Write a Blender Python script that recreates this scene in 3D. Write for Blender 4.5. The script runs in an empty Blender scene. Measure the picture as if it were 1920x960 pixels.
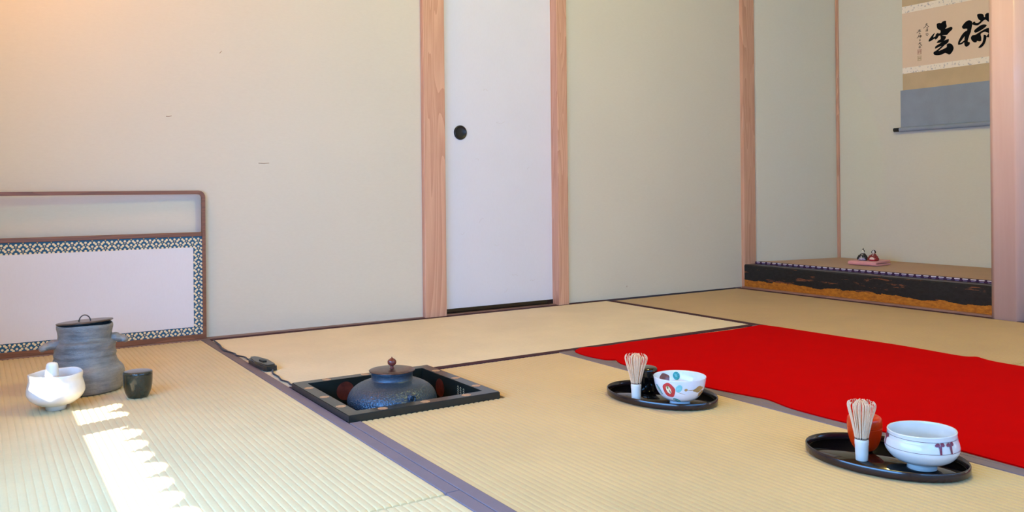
import bpy, bmesh, math, random
from mathutils import Vector, Matrix
from mathutils.geometry import tessellate_polygon
random.seed(7)
sc = bpy.context.scene
C = sc.collection
PI = math.pi

# ------------------------------------------------------------------ camera
CAM = Vector((-0.7515, -3.2859, 0.5498))
YAW, ROLL, F, CY = 0.57007, -0.009924, 1577.2, 358.96
fwd = Vector((math.sin(YAW), math.cos(YAW), 0))
rgt = Vector((math.cos(YAW), -math.sin(YAW), 0)); up = Vector((0, 0, 1))
r3 = rgt*math.cos(ROLL) + up*math.sin(ROLL); u3 = up*math.cos(ROLL) - rgt*math.sin(ROLL)
cd = bpy.data.cameras.new('camera'); cam = bpy.data.objects.new('camera', cd); C.objects.link(cam)
M = Matrix((r3, u3, -fwd)).transposed().to_4x4(); M.translation = CAM
cam.matrix_world = M
cd.sensor_width = 36; cd.lens = F*36/1920; cd.shift_y = -(480-CY)/1920; cd.clip_start = 0.02
sc.camera = cam

# ------------------------------------------------------------------ light
sc.view_settings.view_transform = 'Standard'; sc.view_settings.look = 'None'
sc.view_settings.gamma = 1; sc.view_settings.use_curve_mapping = False
sc.view_settings.exposure = 0.0
w = bpy.data.worlds.new('world'); sc.world = w; w.use_nodes = True
w.node_tree.nodes['Background'].inputs[0].default_value = (0.55, 0.75, 1.0, 1)
w.node_tree.nodes['Background'].inputs[1].default_value = 0.3
SUN_AZ, SUN_TAN = 0.28, 0.65          # travel slope dY/dX on the floor, drop per metre of X
sd = bpy.data.lights.new('sun', 'SUN'); sun = bpy.data.objects.new('sun', sd); C.objects.link(sun)
sun.rotation_euler = Vector((1, SUN_AZ, -SUN_TAN)).to_track_quat('-Z', 'Y').to_euler()
sun.location = (-4, -3, 3)
sd.energy = 19; sd.angle = 0.006; sd.color = (1, 0.94, 0.84)
def area(name, loc, look, sx, sy, power, color, spread=PI):
    l = bpy.data.lights.new(name, 'AREA'); o = bpy.data.objects.new(name, l); C.objects.link(o)
    l.shape = 'RECTANGLE'; l.size = sx; l.size_y = sy; l.energy = power; l.color = color; l.spread = spread
    o.location = loc; o.rotation_euler = Vector(look).to_track_quat('-Z', 'Y').to_euler()
    return o
# daylight in the side window, in the window behind the camera, plus two added point fills
def point_fill(name, loc, power, color, r):
    l = bpy.data.lights.new(name, 'POINT'); o = bpy.data.objects.new(name, l); C.objects.link(o)
    l.energy = power; l.color = color; l.shadow_soft_size = r; o.location = loc
L = {
 'daylight_side_low': (55, (0.163, 0.46, 1.0)),
 'daylight_side_high': (6, (1.0, 0.66, 0.15)),
 'daylight_rear_low': (27, (0.11, 0.42, 1.0)),
 'warm_wall_fill': (18, (1.0, 0.36, 0.02)),
 'overhead_fill': (57, (0.98, 1.0, 0.37)),
}
area('daylight_side_low', (-0.93, -2.25, 0.55), (1, 0, 0), 2.2, 0.45, *L['daylight_side_low'])
area('daylight_side_high', (-0.93, -2.15, 1.35), (1, 0, -0.1), 2.4, 0.9, *L['daylight_side_high'])
area('daylight_rear_low', (0.9, -3.80, 0.70), (0, 1, 0), 2.4, 0.45, *L['daylight_rear_low'])
point_fill('warm_wall_fill', (-0.72, -0.55, 1.80), *L['warm_wall_fill'], 0.10)  # unseen warm fill added to turn the upper-left wall orange
point_fill('overhead_fill', (1.15, -1.9, 2.1), *L['overhead_fill'], 0.12)  # unseen overhead fill added to warm the upper walls and lift the room

# ------------------------------------------------------------------ helpers
def lin(r, g, b):
    f = lambda c: (c/255/12.92) if c/255 <= 0.04045 else ((c/255+0.055)/1.055)**2.4
    return (f(r), f(g), f(b), 1)
class NT:
    def __init__(s, name):
        s.m = bpy.data.materials.new(name); s.m.use_nodes = True
        s.t = s.m.node_tree; s.b = s.t.nodes['Principled BSDF']; s.tc = None
    def n(s, t, **kw):
        k = s.t.nodes.new(t)
        for a, v in kw.items(): setattr(k, a, v)
        return k
    def l(s, a, b): s.t.links.new(a, b)
    def coord(s, scale=(1, 1, 1), loc=(0, 0, 0), rot=(0, 0, 0)):
        if not s.tc: s.tc = s.n('ShaderNodeTexCoord')
        m = s.n('ShaderNodeMapping'); m.inputs['Scale'].default_value = scale
        m.inputs['Location'].default_value = loc; m.inputs['Rotation'].default_value = rot
        s.l(s.tc.outputs['Object'], m.inputs[0]); return m.outputs[0]
    def noise(s, vec, scale=5, detail=4, rough=0.5, dist=0):
        k = s.n('ShaderNodeTexNoise'); s.l(vec, k.inputs['Vector'])
        k.inputs['Scale'].default_value = scale; k.inputs['Detail'].default_value = detail
        k.inputs['Roughness'].default_value = rough; k.inputs['Distortion'].default_value = dist
        return k.outputs['Fac']
    def ramp(s, fac, stops, interp='LINEAR'):
        k = s.n('ShaderNodeValToRGB'); k.color_ramp.interpolation = interp
        e = k.color_ramp.elements
        while len(e) < len(stops): e.new(0.5)
        for i, (p, c) in enumerate(stops): e[i].position = p; e[i].color = c
        s.l(fac, k.inputs[0]); return k.outputs[0]
    def mix(s, fac, a, b, mode='MIX'):
        k = s.n('ShaderNodeMix', data_type='RGBA', blend_type=mode)
        for sock, v in ((k.inputs[0], fac), (k.inputs[6], a), (k.inputs[7], b)):
            if isinstance(v, (int, float, tuple)): sock.default_value = v
            else: s.l(v, sock)
        return k.outputs[2]
    def math(s, op, a, b=0.0, c=None):
        k = s.n('ShaderNodeMath', operation=op)
        for i, v in enumerate((a, b, c)):
            if v is None: continue
            if isinstance(v, (int, float)): k.inputs[i].default_value = v
            else: s.l(v, k.inputs[i])
        return k.outputs[0]
    def sep(s, vec):
        k = s.n('ShaderNodeSeparateXYZ'); s.l(vec, k.inputs[0]); return k.outputs
    def base(s, v):
        if isinstance(v, tuple): s.b.inputs['Base Color'].default_value = v
        else: s.l(v, s.b.inputs['Base Color'])
        return s
    def set(s, rough=0.5, spec=0.5, metal=0.0, coat=0.0, sheen=0.0):
        s.b.inputs['Roughness'].default_value = rough; s.b.inputs['Specular IOR Level'].default_value = spec
        s.b.inputs['Metallic'].default_value = metal; s.b.inputs['Coat Weight'].default_value = coat
        s.b.inputs['Coat Roughness'].default_value = 0.05; s.b.inputs['Sheen Weight'].default_value = sheen
        return s
    def bump(s, h, strength=0.3, dist=0.002):
        k = s.n('ShaderNodeBump'); k.inputs['Strength'].default_value = strength
        k.inputs['Distance'].default_value = dist
        s.l(h, k.inputs['Height']); s.l(k.outputs[0], s.b.inputs['Normal']); return s

def m_plain(name, col, rough=0.5, var=0.06, scale=40, bump=0.0, **kw):
    t = NT(name); f = t.noise(t.coord(), scale, 3)
    a = tuple(c*(1-var) for c in col[:3])+(1,); b = tuple(min(1, c*(1+var)) for c in col[:3])+(1,)
    t.base(t.ramp(f, [(0.3, a), (0.7, b)])).set(rough=rough, **kw)
    if bump: t.bump(f, bump, 0.001)
    return t.m
def m_wood(name, c0, c1, axis='Z', rough=0.45, ring=26, **kw):
    t = NT(name)
    st = {'Z': (1, 1, 0.06), 'Y': (1, 0.06, 1), 'X': (0.06, 1, 1)}[axis]
    v = t.coord(st); big = t.noise(v, 9, 2, 0.5, 0.6)
    rg = t.math('FRACT', t.math('MULTIPLY', big, ring*0.6))
    fine = t.noise(v, 160, 3, 0.6)
    f = t.math('ADD', t.math('MULTIPLY', rg, 0.55), t.math('MULTIPLY', fine, 0.45))
    t.base(t.ramp(f, [(0.15, c0), (0.85, c1)])).set(rough=rough, **kw)
    t.bump(fine, 0.12, 0.0008)
    return t.m

def addbox(bm, x0, x1, y0, y1, z0, z1, bev=0.0, mi=0, seg=2):
    r = bmesh.ops.create_cube(bm, size=1)
    vs = r['verts']
    for v in vs:
        v.co = Vector((x0+(v.co.x+0.5)*(x1-x0), y0+(v.co.y+0.5)*(y1-y0), z0+(v.co.z+0.5)*(z1-z0)))
    fs = set(f for v in vs for f in v.link_faces)
    for f in fs: f.material_index = mi
    if bev:
        es = list(set(e for v in vs for e in v.link_edges))
        r = bmesh.ops.bevel(bm, geom=es, offset=bev, segments=seg, affect='EDGES', profile=0.5)
        for f in r['faces']: f.material_index = mi
def lathe(bm, prof, seg=64, sx=1, sy=1, cx=0, cy=0, mi=0, wob=None, cap=True):
    rings = []
    for (r, z) in prof:
        if r < 1e-6: rings.append([bm.verts.new((cx, cy, z))])
        else:
            ring = []
            for k in range(seg):
                a = 2*PI*k/seg; rr, zz = (r, z) if not wob else wob(r, z, a)
                ring.append(bm.verts.new((cx+rr*sx*math.cos(a), cy+rr*sy*math.sin(a), zz)))
            rings.append(ring)
    for a, b in zip(rings, rings[1:]):
        for k in range(seg):
            k2 = (k+1) % seg
            if len(a) == 1 and len(b) == 1: continue
            if len(a) == 1: q = (a[0], b[k2], b[k])
            elif len(b) == 1: q = (a[k], a[k2], b[0])
            else: q = (a[k], a[k2], b[k2], b[k])
            f = bm.faces.new(q); f.material_index = mi; f.smooth = True
    if cap:
        for ring in (rings[0], rings[-1]):
            if len(ring) > 2:
                f = bm.faces.new(ring); f.material_index = mi
def smooth_prof(pts, n=6):
    out = []
    for i in range(len(pts)-1):
        p0 = pts[max(i-1, 0)]; p1 = pts[i]; p2 = pts[i+1]; p3 = pts[min(i+2, len(pts)-1)]
        for k in range(n):
            t = k/n
            out.append(tuple(0.5*((2*p1[j])+(-p0[j]+p2[j])*t+(2*p0[j]-5*p1[j]+4*p2[j]-p3[j])*t*t+(-p0[j]+3*p1[j]-3*p2[j]+p3[j])*t**3) for j in range(len(p1))))
    out.append(tuple(pts[-1])); 
    return out
def tube(bm, pts, rad, seg=10, mi=0, closed=False):
    pts = [Vector(p) for p in pts]; n = len(pts); rings = []
    prev = None
    for i, p in enumerate(pts):
        if closed: d = pts[(i+1) % n]-pts[i-1]
        else: d = pts[min(i+1, n-1)]-pts[max(i-1, 0)]
        d.normalize()
        if prev is None:
            a = Vector((0, 0, 1)) if abs(d.z) < 0.9 else Vector((1, 0, 0)); nrm = d.cross(a).normalized()
        else: nrm = (prev-d*prev.dot(d)).normalized()
        prev = nrm; bn = d.cross(nrm)
        r = rad(i/(n-1)) if callable(rad) else rad
        rings.append([bm.verts.new(p+(nrm*math.cos(2*PI*k/seg)+bn*math.sin(2*PI*k/seg))*r) for k in range(seg)])
    pr = list(zip(rings, rings[1:]))+([(rings[-1], rings[0])] if closed else [])
    for a, b in pr:
        for k in range(seg):
            f = bm.faces.new((a[k], a[(k+1) % seg], b[(k+1) % seg], b[k])); f.smooth = True; f.material_index = mi
    if not closed:
        for r in (rings[0], rings[-1]): bm.faces.new(r).material_index = mi
def prism(bm, pts, z0, z1, mi=0, tf=None):
    tf = tf or (lambda x, y, z: (x, y, z))
    a = [bm.verts.new(tf(x, y, z0)) for x, y in pts]; b = [bm.verts.new(tf(x, y, z1)) for x, y in pts]
    fs = [bm.faces.new(a), bm.faces.new(list(reversed(b)))]
    for k in range(len(pts)):
        k2 = (k+1) % len(pts); fs.append(bm.faces.new((a[k], b[k], b[k2], a[k2])))
    for f in fs: f.material_index = mi
    return fs
def blob(bm, c, r, sx=1, sy=1, sz=1, seg=20, mi=0):
    res = bmesh.ops.create_uvsphere(bm, u_segments=seg, v_segments=seg//2+2, radius=r)
    for v in res['verts']: v.co = Vector((c[0]+v.co.x*sx, c[1]+v.co.y*sy, c[2]+v.co.z*sz))
    for f in set(f for v in res['verts'] for f in v.link_faces): f.smooth = True; f.material_index = mi
def obj(name, bm, mats, parent=None, label=None, smooth=False):
    bmesh.ops.recalc_face_normals(bm, faces=bm.faces)
    me = bpy.data.meshes.new(name); bm.to_mesh(me); bm.free()
    for m in (mats if isinstance(mats, (list, tuple)) else [mats]): me.materials.append(m)
    if smooth:
        for p in me.polygons: p.use_smooth = True
    o = bpy.data.objects.new(name, me); C.objects.link(o)
    if parent: o.parent = parent
    if label: o['label'] = label
    return o
def thing(name, label, cat, loc=(0, 0, 0), rz=0, group=None):
    o = bpy.data.objects.new(name, None); C.objects.link(o); o.empty_display_size = 0.05
    o.location = loc; o.rotation_euler = (0, 0, rz); o['label'] = label; o['category'] = cat
    if group: o['group'] = group
    return o
def tag(o, label, cat, group=None):
    o['label'] = label; o['category'] = cat
    if group: o['group'] = group
    return o
def struct(name, bm, m, parent=None, label=None):
    o = obj(name, bm, m, parent, label)
    if not parent: o['kind'] = 'structure'
    return o
B = bmesh.new
def one(name, m, *box, bev=0, parent=None, label=None, st=True):
    bm = B(); addbox(bm, *box, bev=bev)
    return struct(name, bm, m, parent, label) if st else obj(name, bm, m, parent, label)

# ------------------------------------------------------------------ materials
def m_wall(name, col, dk=0.93):
    t = NT(name); v = t.coord()
    f = t.noise(v, 1.6, 3); g = t.noise(t.coord((1, 1, 3)), 60, 5, 0.65); h = t.noise(v, 420, 3)
    a = tuple(c*dk for c in col[:3])+(1,)
    t.base(t.mix(0.5, t.ramp(f, [(0.3, a), (0.7, col)]), t.ramp(g, [(0.3, a), (0.7, col)]))).set(rough=0.9, spec=0.15)
    t.bump(h, 0.18, 0.0008); return t.m
PLASTER = m_wall('juraku_plaster', lin(219, 215, 205))
PLASTER_T = m_wall('juraku_plaster_alcove', lin(222, 221, 213))
CEDAR = m_wood('cedar_post', lin(196, 146, 124), lin(220, 176, 154), 'Z', 0.42)
CEDAR_Y = m_wood('cedar_rail', lin(140, 100, 88), lin(170, 128, 112), 'Y', 0.5)
CEDAR_X = m_wood('cedar_sill', lin(120, 92, 84), lin(150, 118, 106), 'X', 0.5)
LOG = m_wood('polished_log', lin(228, 188, 172), lin(236, 200, 186), 'Z', 0.42, ring=5, coat=0.12)
BOARD = m_wood('ceiling_board', lin(176, 136, 96), lin(200, 160, 118), 'Y', 0.6)
def m_tatami(name, col, along):
    t = NT(name)
    sc_ = (1, 0.02, 1) if along == 'X' else (0.02, 1, 1)     # rush fibres lie across the ridges
    v = t.coord(sc_); fib = t.noise(v, 900, 2, 0.6); big = t.noise(t.coord(), 3.0, 4, 0.6)
    med = t.noise(t.coord((1, 1, 1)), 70, 4, 0.7)
    a = tuple(c*0.86 for c in col[:3])+(1,); b = tuple(min(1, c*1.08) for c in col[:3])+(1,)
    t.base(t.mix(0.4, t.ramp(big, [(0.3, a), (0.7, b)]), t.mix(0.4, t.ramp(fib, [(0.35, a), (0.65, b)]), t.ramp(med, [(0.3, a), (0.7, b)]))))
    t.set(rough=0.55, spec=0.35, sheen=0.15); t.bump(fib, 0.15, 0.0006); return t.m
def m_cloth(name, col, scale=900, rough=0.9, var=0.12, sheen=0.2, bump=0.3):
    t = NT(name); f = t.noise(t.coord(), scale, 2); g = t.noise(t.coord(), 12, 4)
    a = tuple(c*(1-var) for c in col[:3])+(1,); b = tuple(min(1, c*(1+var)) for c in col[:3])+(1,)
    t.base(t.mix(0.5, t.ramp(f, [(0.3, a), (0.7, b)]), t.ramp(g, [(0.3, a), (0.7, b)]))).set(rough=rough, spec=0.2, sheen=sheen)
    t.bump(f, bump, 0.0006); return t.m
HERI = m_cloth('purple_border_cloth', lin(124, 112, 120), var=0.08, sheen=0)
HERI_D = m_cloth('dark_plum_border_cloth', lin(72, 46, 54), var=0.08, sheen=0)
FELT = m_cloth('red_felt', lin(187, 0, 2), 500, 1.0, 0.05, sheen=0.0, bump=0.15); FELT.node_tree.nodes['Principled BSDF'].inputs['Specular IOR Level'].default_value = 0.03
BLACKLAC = NT('black_lacquer').base(lin(12, 11, 12)).set(rough=0.08, spec=0.5, coat=0.4).m
SOOT = m_plain('matte_black', lin(20, 22, 22), 0.4, 0.1)
INK = [[(-0.755,1.411),(-0.76,1.416),(-0.772,1.417),(-0.779,1.414),(-0.789,1.421),(-0.801,1.423),(-0.807,1.42),(-0.807,1.409),(-0.81,1.396),(-0.809,1.388),(-0.8,1.38),(-0.791,1.377),(-0.776,1.377),(-0.764,1.384),(-0.757,1.394)],[(-0.774,1.382),(-0.796,1.381),(-0.815,1.382),(-0.829,1.386),(-0.838,1.384),(-0.841,1.377),(-0.838,1.369),(-0.829,1.363),(-0.817,1.352),(-0.81,1.347),(-0.798,1.348),(-0.778,1.349),(-0.766,1.351),(-0.771,1.359),(-0.777,1.368)],[(-0.71,1.328),(-0.712,1.337),(-0.725,1.353),(-0.737,1.364),(-0.745,1.368),(-0.742,1.359),(-0.736,1.346),(-0.748,1.35),(-0.751,1.36),(-0.764,1.366),(-0.766,1.361),(-0.774,1.362),(-0.777,1.351),(-0.766,1.348),(-0.759,1.337),(-0.747,1.332),(-0.745,1.338),(-0.732,1.333),(-0.719,1.327)],[(-0.774,1.352),(-0.805,1.341),(-0.805,1.334),(-0.8,1.324),(-0.785,1.315),(-0.776,1.312),(-0.755,1.313),(-0.757,1.318),(-0.766,1.327),(-0.777,1.331)],[(-0.746,1.283),(-0.747,1.295),(-0.763,1.304),(-0.778,1.311),(-0.795,1.32),(-0.819,1.324),(-0.821,1.316),(-0.818,1.308),(-0.804,1.298),(-0.785,1.294),(-0.766,1.29)],[(-0.736,1.261),(-0.739,1.268),(-0.753,1.274),(-0.768,1.284),(-0.785,1.295),(-0.799,1.296),(-0.767,1.272),(-0.77,1.27),(-0.79,1.276),(-0.809,1.283),(-0.809,1.295),(-0.814,1.3),(-0.826,1.301),(-0.838,1.293),(-0.845,1.28),(-0.846,1.269),(-0.84,1.256),(-0.83,1.245),(-0.823,1.242),(-0.816,1.245),(-0.806,1.252),(-0.799,1.254),(-0.787,1.249),(-0.772,1.247),(-0.755,1.248),(-0.741,1.253)],[(-0.891,1.373),(-0.892,1.379),(-0.905,1.394),(-0.918,1.402),(-0.931,1.402),(-0.942,1.395),(-0.944,1.384),(-0.942,1.367),(-0.938,1.35),(-0.933,1.335),(-0.917,1.343),(-0.918,1.361),(-0.902,1.363),(-0.894,1.367)],[(-0.916,1.353),(-0.938,1.35),(-0.93,1.328),(-0.92,1.296),(-0.93,1.291),(-0.93,1.279),(-0.922,1.273),(-0.913,1.269),(-0.905,1.276),(-0.902,1.289),(-0.904,1.319),(-0.908,1.339)],[(-0.869,1.287),(-0.87,1.299),(-0.878,1.316),(-0.891,1.336),(-0.905,1.348),(-0.916,1.35),(-0.913,1.328),(-0.904,1.324),(-0.891,1.309),(-0.879,1.295),(-0.888,1.295),(-0.902,1.304),(-0.904,1.296),(-0.891,1.287),(-0.878,1.285)],[(-0.943,1.379),(-0.947,1.389),(-0.958,1.391),(-0.961,1.384),(-0.974,1.382),(-0.986,1.39),(-0.979,1.396),(-0.972,1.408),(-0.969,1.423),(-0.977,1.427),(-0.992,1.425),(-1.001,1.418),(-1.004,1.406),(-1.009,1.406),(-1.009,1.416),(-1.017,1.423),(-1.027,1.422),(-1.046,1.414),(-1.046,1.382),(-1.036,1.377),(-1.026,1.378),(-1.016,1.387),(-1.009,1.392),(-0.996,1.385),(-0.984,1.375),(-0.97,1.369),(-0.956,1.373)],[(-0.953,1.342),(-0.956,1.349),(-0.971,1.359),(-0.989,1.368),(-1.004,1.369),(-1.016,1.364),(-1.016,1.359),(-1.006,1.351),(-0.991,1.343),(-0.973,1.336),(-0.958,1.334)],[(-0.958,1.323),(-0.976,1.331),(-0.996,1.34),(-1.016,1.347),(-1.031,1.346),(-1.05,1.338),(-1.053,1.316),(-1.045,1.297),(-1.03,1.299),(-1.014,1.304),(-1.026,1.32),(-1.016,1.327),(-1.007,1.331),(-0.996,1.329),(-0.986,1.322),(-0.989,1.306),(-0.988,1.288),(-0.978,1.287),(-0.968,1.291),(-0.965,1.285),(-0.955,1.285),(-0.945,1.292),(-0.937,1.306),(-0.938,1.317),(-0.945,1.323)],[(-1.001,1.317),(-1.008,1.315),(-1.016,1.307),(-1.012,1.287),(-1.005,1.27),(-0.99,1.255),(-0.974,1.255),(-0.98,1.264),(-0.993,1.277),(-0.999,1.294)],[(-1.03,1.309),(-1.05,1.306),(-1.047,1.267),(-1.035,1.251),(-1.03,1.254),(-1.036,1.273)]]
SMALL = [[(-0.682,1.403),(-0.695,1.412),(-0.7,1.429)],[(-0.694,1.42),(-0.706,1.423)],[(-0.7,1.416),(-0.712,1.407)],[(-0.698,1.403),(-0.708,1.402)],[(-0.703,1.403),(-0.703,1.386)],[(-0.695,1.392),(-0.708,1.391)],[(-0.693,1.386),(-0.707,1.385)],[(-0.696,1.374),(-0.697,1.364),(-0.705,1.36),(-0.709,1.369),(-0.7,1.373)],[(-0.652,1.397),(-0.666,1.397)],[(-0.659,1.401),(-0.659,1.39)],[(-0.643,1.384),(-0.655,1.391),(-0.668,1.389)],[(-0.657,1.386),(-0.657,1.378),(-0.665,1.379)],[(-0.644,1.356),(-0.654,1.364),(-0.671,1.366)],[(-0.655,1.373),(-0.656,1.358)],[(-0.663,1.372),(-0.665,1.355)],[(-0.661,1.361),(-0.672,1.363)],[(-0.66,1.347),(-0.664,1.348)],[(-0.657,1.34),(-0.665,1.34)],[(-0.661,1.349),(-0.661,1.339)],[(-0.651,1.323),(-0.668,1.328)],[(-0.66,1.333),(-0.658,1.324)],[(-0.661,1.324),(-0.673,1.311)],[(-0.655,1.312),(-0.665,1.311),(-0.663,1.306),(-0.655,1.307),(-0.655,1.302),(-0.666,1.302)]]
SEALS = [[(-0.647,1.294),(-0.67,1.267)],[(-0.647,1.259),(-0.669,1.233)]]
# ------------------------------------------------------------------ room shell
WY = lambda x: 0.06-0.0244*x                 # face of the back wall (it is a hair out of square)
H = 2.35
bm = B(); addbox(bm, -1.2, 3.0, -4.0, 0.3, -0.30, -0.26)
for b in ((-1.2, -0.01, -4.0, 0.3), (0.46, 3.0, -4.0, 0.3), (-0.01, 0.46, -0.93, 0.3), (-0.01, 0.46, -4.0, -1.41)):
    addbox(bm, b[0], b[1], b[2], b[3], -0.26, -0.056)
struct('floor', bm, m_plain('subfloor', lin(60, 50, 42), 0.8))
bm = B(); addbox(bm, -1.2, 3.7, -4.0, 0.3, H, H+0.05)
for k in range(12): addbox(bm, -1.0+k*0.4, -0.97+k*0.4, -3.9, 0.1, H-0.03, H, 0.003)
struct('ceiling', bm, BOARD)
bm = B()
for x0, x1, z0 in ((-1.06, 0.93, 0.003), (1.66, 2.90, 0.003), (0.93, 1.66, 1.82)):
    prism(bm, [(x0, WY(x0)), (x1, WY(x1)), (x1, 0.24), (x0, 0.24)], z0, H)
wb = struct('wall_back', bm, PLASTER)
# straw flecks in the plaster
STRAW = m_plain('straw_fleck', lin(150, 112, 78), 0.9)
bm = B()
for fx, fz, ln, rz in ((0.222, 0.672, 0.042, 0.02), (-0.13, 0.845, 0.02, 0.1), (0.06, 1.1, 0.012, 0.9), (2.05, 0.06, 0.008, 1.2)):
    y = WY(fx)
    tube(bm, [(fx-ln/2*math.cos(rz), y, fz-ln/2*math.sin(rz)), (fx, y-0.0006, fz-0.001), (fx+ln/2*math.cos(rz), y, fz+ln/2*math.sin(rz))], 0.0010, 6)
obj('straw_fleck', bm, STRAW, wb)
one('trim_1', CEDAR_X, -0.95, 2.86, 0.025, 0.10, -0.05, 0.0035)
# posts of the back wall
one('trim_2', CEDAR, 0.909, 1.016, 0.014, 0.14, -0.04, H, bev=0.004)
one('trim_3', CEDAR, 1.617, 1.677, -0.002, 0.13, -0.04, H, bev=0.003)
one('trim_4', CEDAR, 2.872, 2.970, -0.031, 0.10, -0.04, H, bev=0.005)
one('trim_5', CEDAR_X, 1.01, 1.62, 0.004, 0.12, 1.80, 1.86, bev=0.003)
# sliding paper door
def m_paper(name, col, rough=0.85):
    t = NT(name); f = t.noise(t.coord(), 7, 4); g = t.noise(t.coord((1, 1, 0.3)), 260, 3, 0.6)
    a = tuple(c*0.965 for c in col[:3])+(1,)
    t.base(t.mix(0.5, t.ramp(f, [(0.3, a), (0.7, col)]), t.ramp(g, [(0.3, a), (0.6, col)]))).set(rough=rough, spec=0.2)
    t.bump(g, 0.1, 0.0005); return t.m
PAPER = m_paper('door_paper', lin(226, 228, 244))
dr = one('door_1', PAPER, 0.96, 1.66, 0.052, 0.082, 0.024, 1.80)
obj('bottom_rail', (lambda b: (addbox(b, 0.96, 1.66, 0.049, 0.085, 0.0005, 0.0245, 0.0015), b)[1])(B()), BLACKLAC, dr, 'black lacquered bottom rail')
bm = B(); lathe(bm, [(0.0, 0.0022), (0.023, 0.0022), (0.025, 0.0030), (0.0275, 0.0062), (0.030, 0.0062), (0.0325, 0.003), (0.033, -0.006)], 40)
bmesh.ops.rotate(bm, verts=bm.verts, cent=(0, 0, 0), matrix=Matrix.Rotation(PI/2, 3, 'X'))
bmesh.ops.translate(bm, verts=bm.verts, vec=(1.112, 0.0505, 0.819))
obj('door_pull', bm, m_plain('pull_black', lin(26, 28, 32), 0.3), dr, 'round black recessed pull')
bm = B()
FIB = m_plain('paper_fibre', lin(196, 190, 196), 0.9)
random.seed(3)
for fx, fz, ln, ang in ((1.33, 0.872, 0.05, 0.15), (1.40, 0.155, 0.035, -0.4), (1.50, 0.125, 0.03, 0.35), (1.35, 0.085, 0.025, 0.5), (1.22, 0.42, 0.03, 0.6), (1.2, 0.7, 0.02, -0.7), (1.3, 0.3, 0.025, 0.2), (1.12, 0.36, 0.02, 0.3), (1.48, 0.66, 0.02, 1.0), (1.25, 1.02, 0.025, 0.1)):
    P = [(fx+ln*(u-0.5)*math.cos(ang), 0.0519, fz+ln*(u-0.5)*math.sin(ang)+0.005*math.sin(u*5+fx*30)) for u in (0, .25, .5, .75, 1)]
    tube(bm, P, 0.0004, 5)
obj('paper_fibre', bm, FIB, dr)
one('trim_6', CEDAR_X, 1.01, 1.63, 0.012, 0.13, -0.05, 0.0002)
# left wall with its low window, wall behind the camera, right wall
bm = B()
WX = -0.955
for y0, y1, z0, z1 in ((-4.0, 0.2, -0.05, 0.268), (-4.0, 0.2, 1.9, H), (-0.93, 0.2, 0.268, 1.9), (-4.0, -3.75, 0.268, 1.9)):
    addbox(bm, WX-0.08, WX, y0, y1, z0, z1)
struct('wall_left', bm, PLASTER)
bm = B()
for y in (-3.75, -2.9, -2.05, -1.225): addbox(bm, WX-0.05, WX-0.01, y-0.02, y+0.07, 0.268, 1.9, 0.002)
addbox(bm, WX-0.05, WX-0.01, -3.75, -0.93, 1.86, 1.9)
w1 = struct('window_1', bm, CEDAR)
# unseen sun blocker added outside the window, scalloped to shape the sun patch
bm = B(); pts = [(-3.75, 1.95), (-0.80, 1.95)]
y = -0.80
while y > -3.75:
    for k in range(8):
        u = k/8; pts.append((y-0.098*u, 0.401-0.030*(1-abs(math.sin(PI*u))**0.55)+0.004*math.sin(y*23+u)))
    y -= 0.098
prism(bm, pts, 0, 0.006, tf=lambda a, b, c: (-1.045+c, a, b))
obj('sun_blocker', bm, m_cloth('sun_blocker_reed', lin(170, 150, 110)), w1)
bm = B()
for x0, x1, z0, z1 in ((-1.06, -0.35, -0.05, H), (2.15, 3.0, -0.05, H), (-0.35, 2.15, -0.05, 0.45), (-0.35, 2.15, 1.85, H)):
    addbox(bm, x0, x1, -3.95, -3.86, z0, z1)
struct('wall_front', bm, PLASTER)
bm = B()
for x in (-0.35, 0.265, 0.88, 1.495, 2.11): addbox(bm, x, x+0.04, -3.92, -3.88, 0.45, 1.85, 0.002)
for z in (0.45, 0.92, 1.38, 1.81): addbox(bm, -0.35, 2.15, -3.91, -3.89, z, z+0.03, 0.002)
struct('window_2', bm, CEDAR)
bm = B(); addbox(bm, 2.875, 2.95, -4.0, -1.53, -0.05, H); struct('wall_right', bm, PLASTER)
one('baseboard_right', m_plain('dark_base', lin(72, 44, 50), 0.6), 2.846, 2.875, -3.86, -1.484, -0.04, 0.021, bev=0.002)

# ------------------------------------------------------------------ alcove
for nm, P in (('left', [(2.974, -0.036), (3.62, -0.144), (3.62, 0.04), (2.974, 0.04)]), ('back', [(3.5625, 0.0), (3.5625, -1.75), (3.66, -1.75), (3.66, 0.0)]), ('right', [(2.93, -1.56), (3.6, -1.56), (3.6, -1.66), (2.93, -1.66)])):
    bm = B(); prism(bm, P, 0.0, H); struct('wall_alcove_'+nm, bm, PLASTER_T)
one('trim_7', CEDAR, 3.549, 3.564, -0.150, -0.134, 0.13, H, bev=0.003)
one('trim_8', CEDAR_Y, 2.846, 2.870, -1.415, -0.034, -0.04, 0.0085, bev=0.0015)
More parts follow.
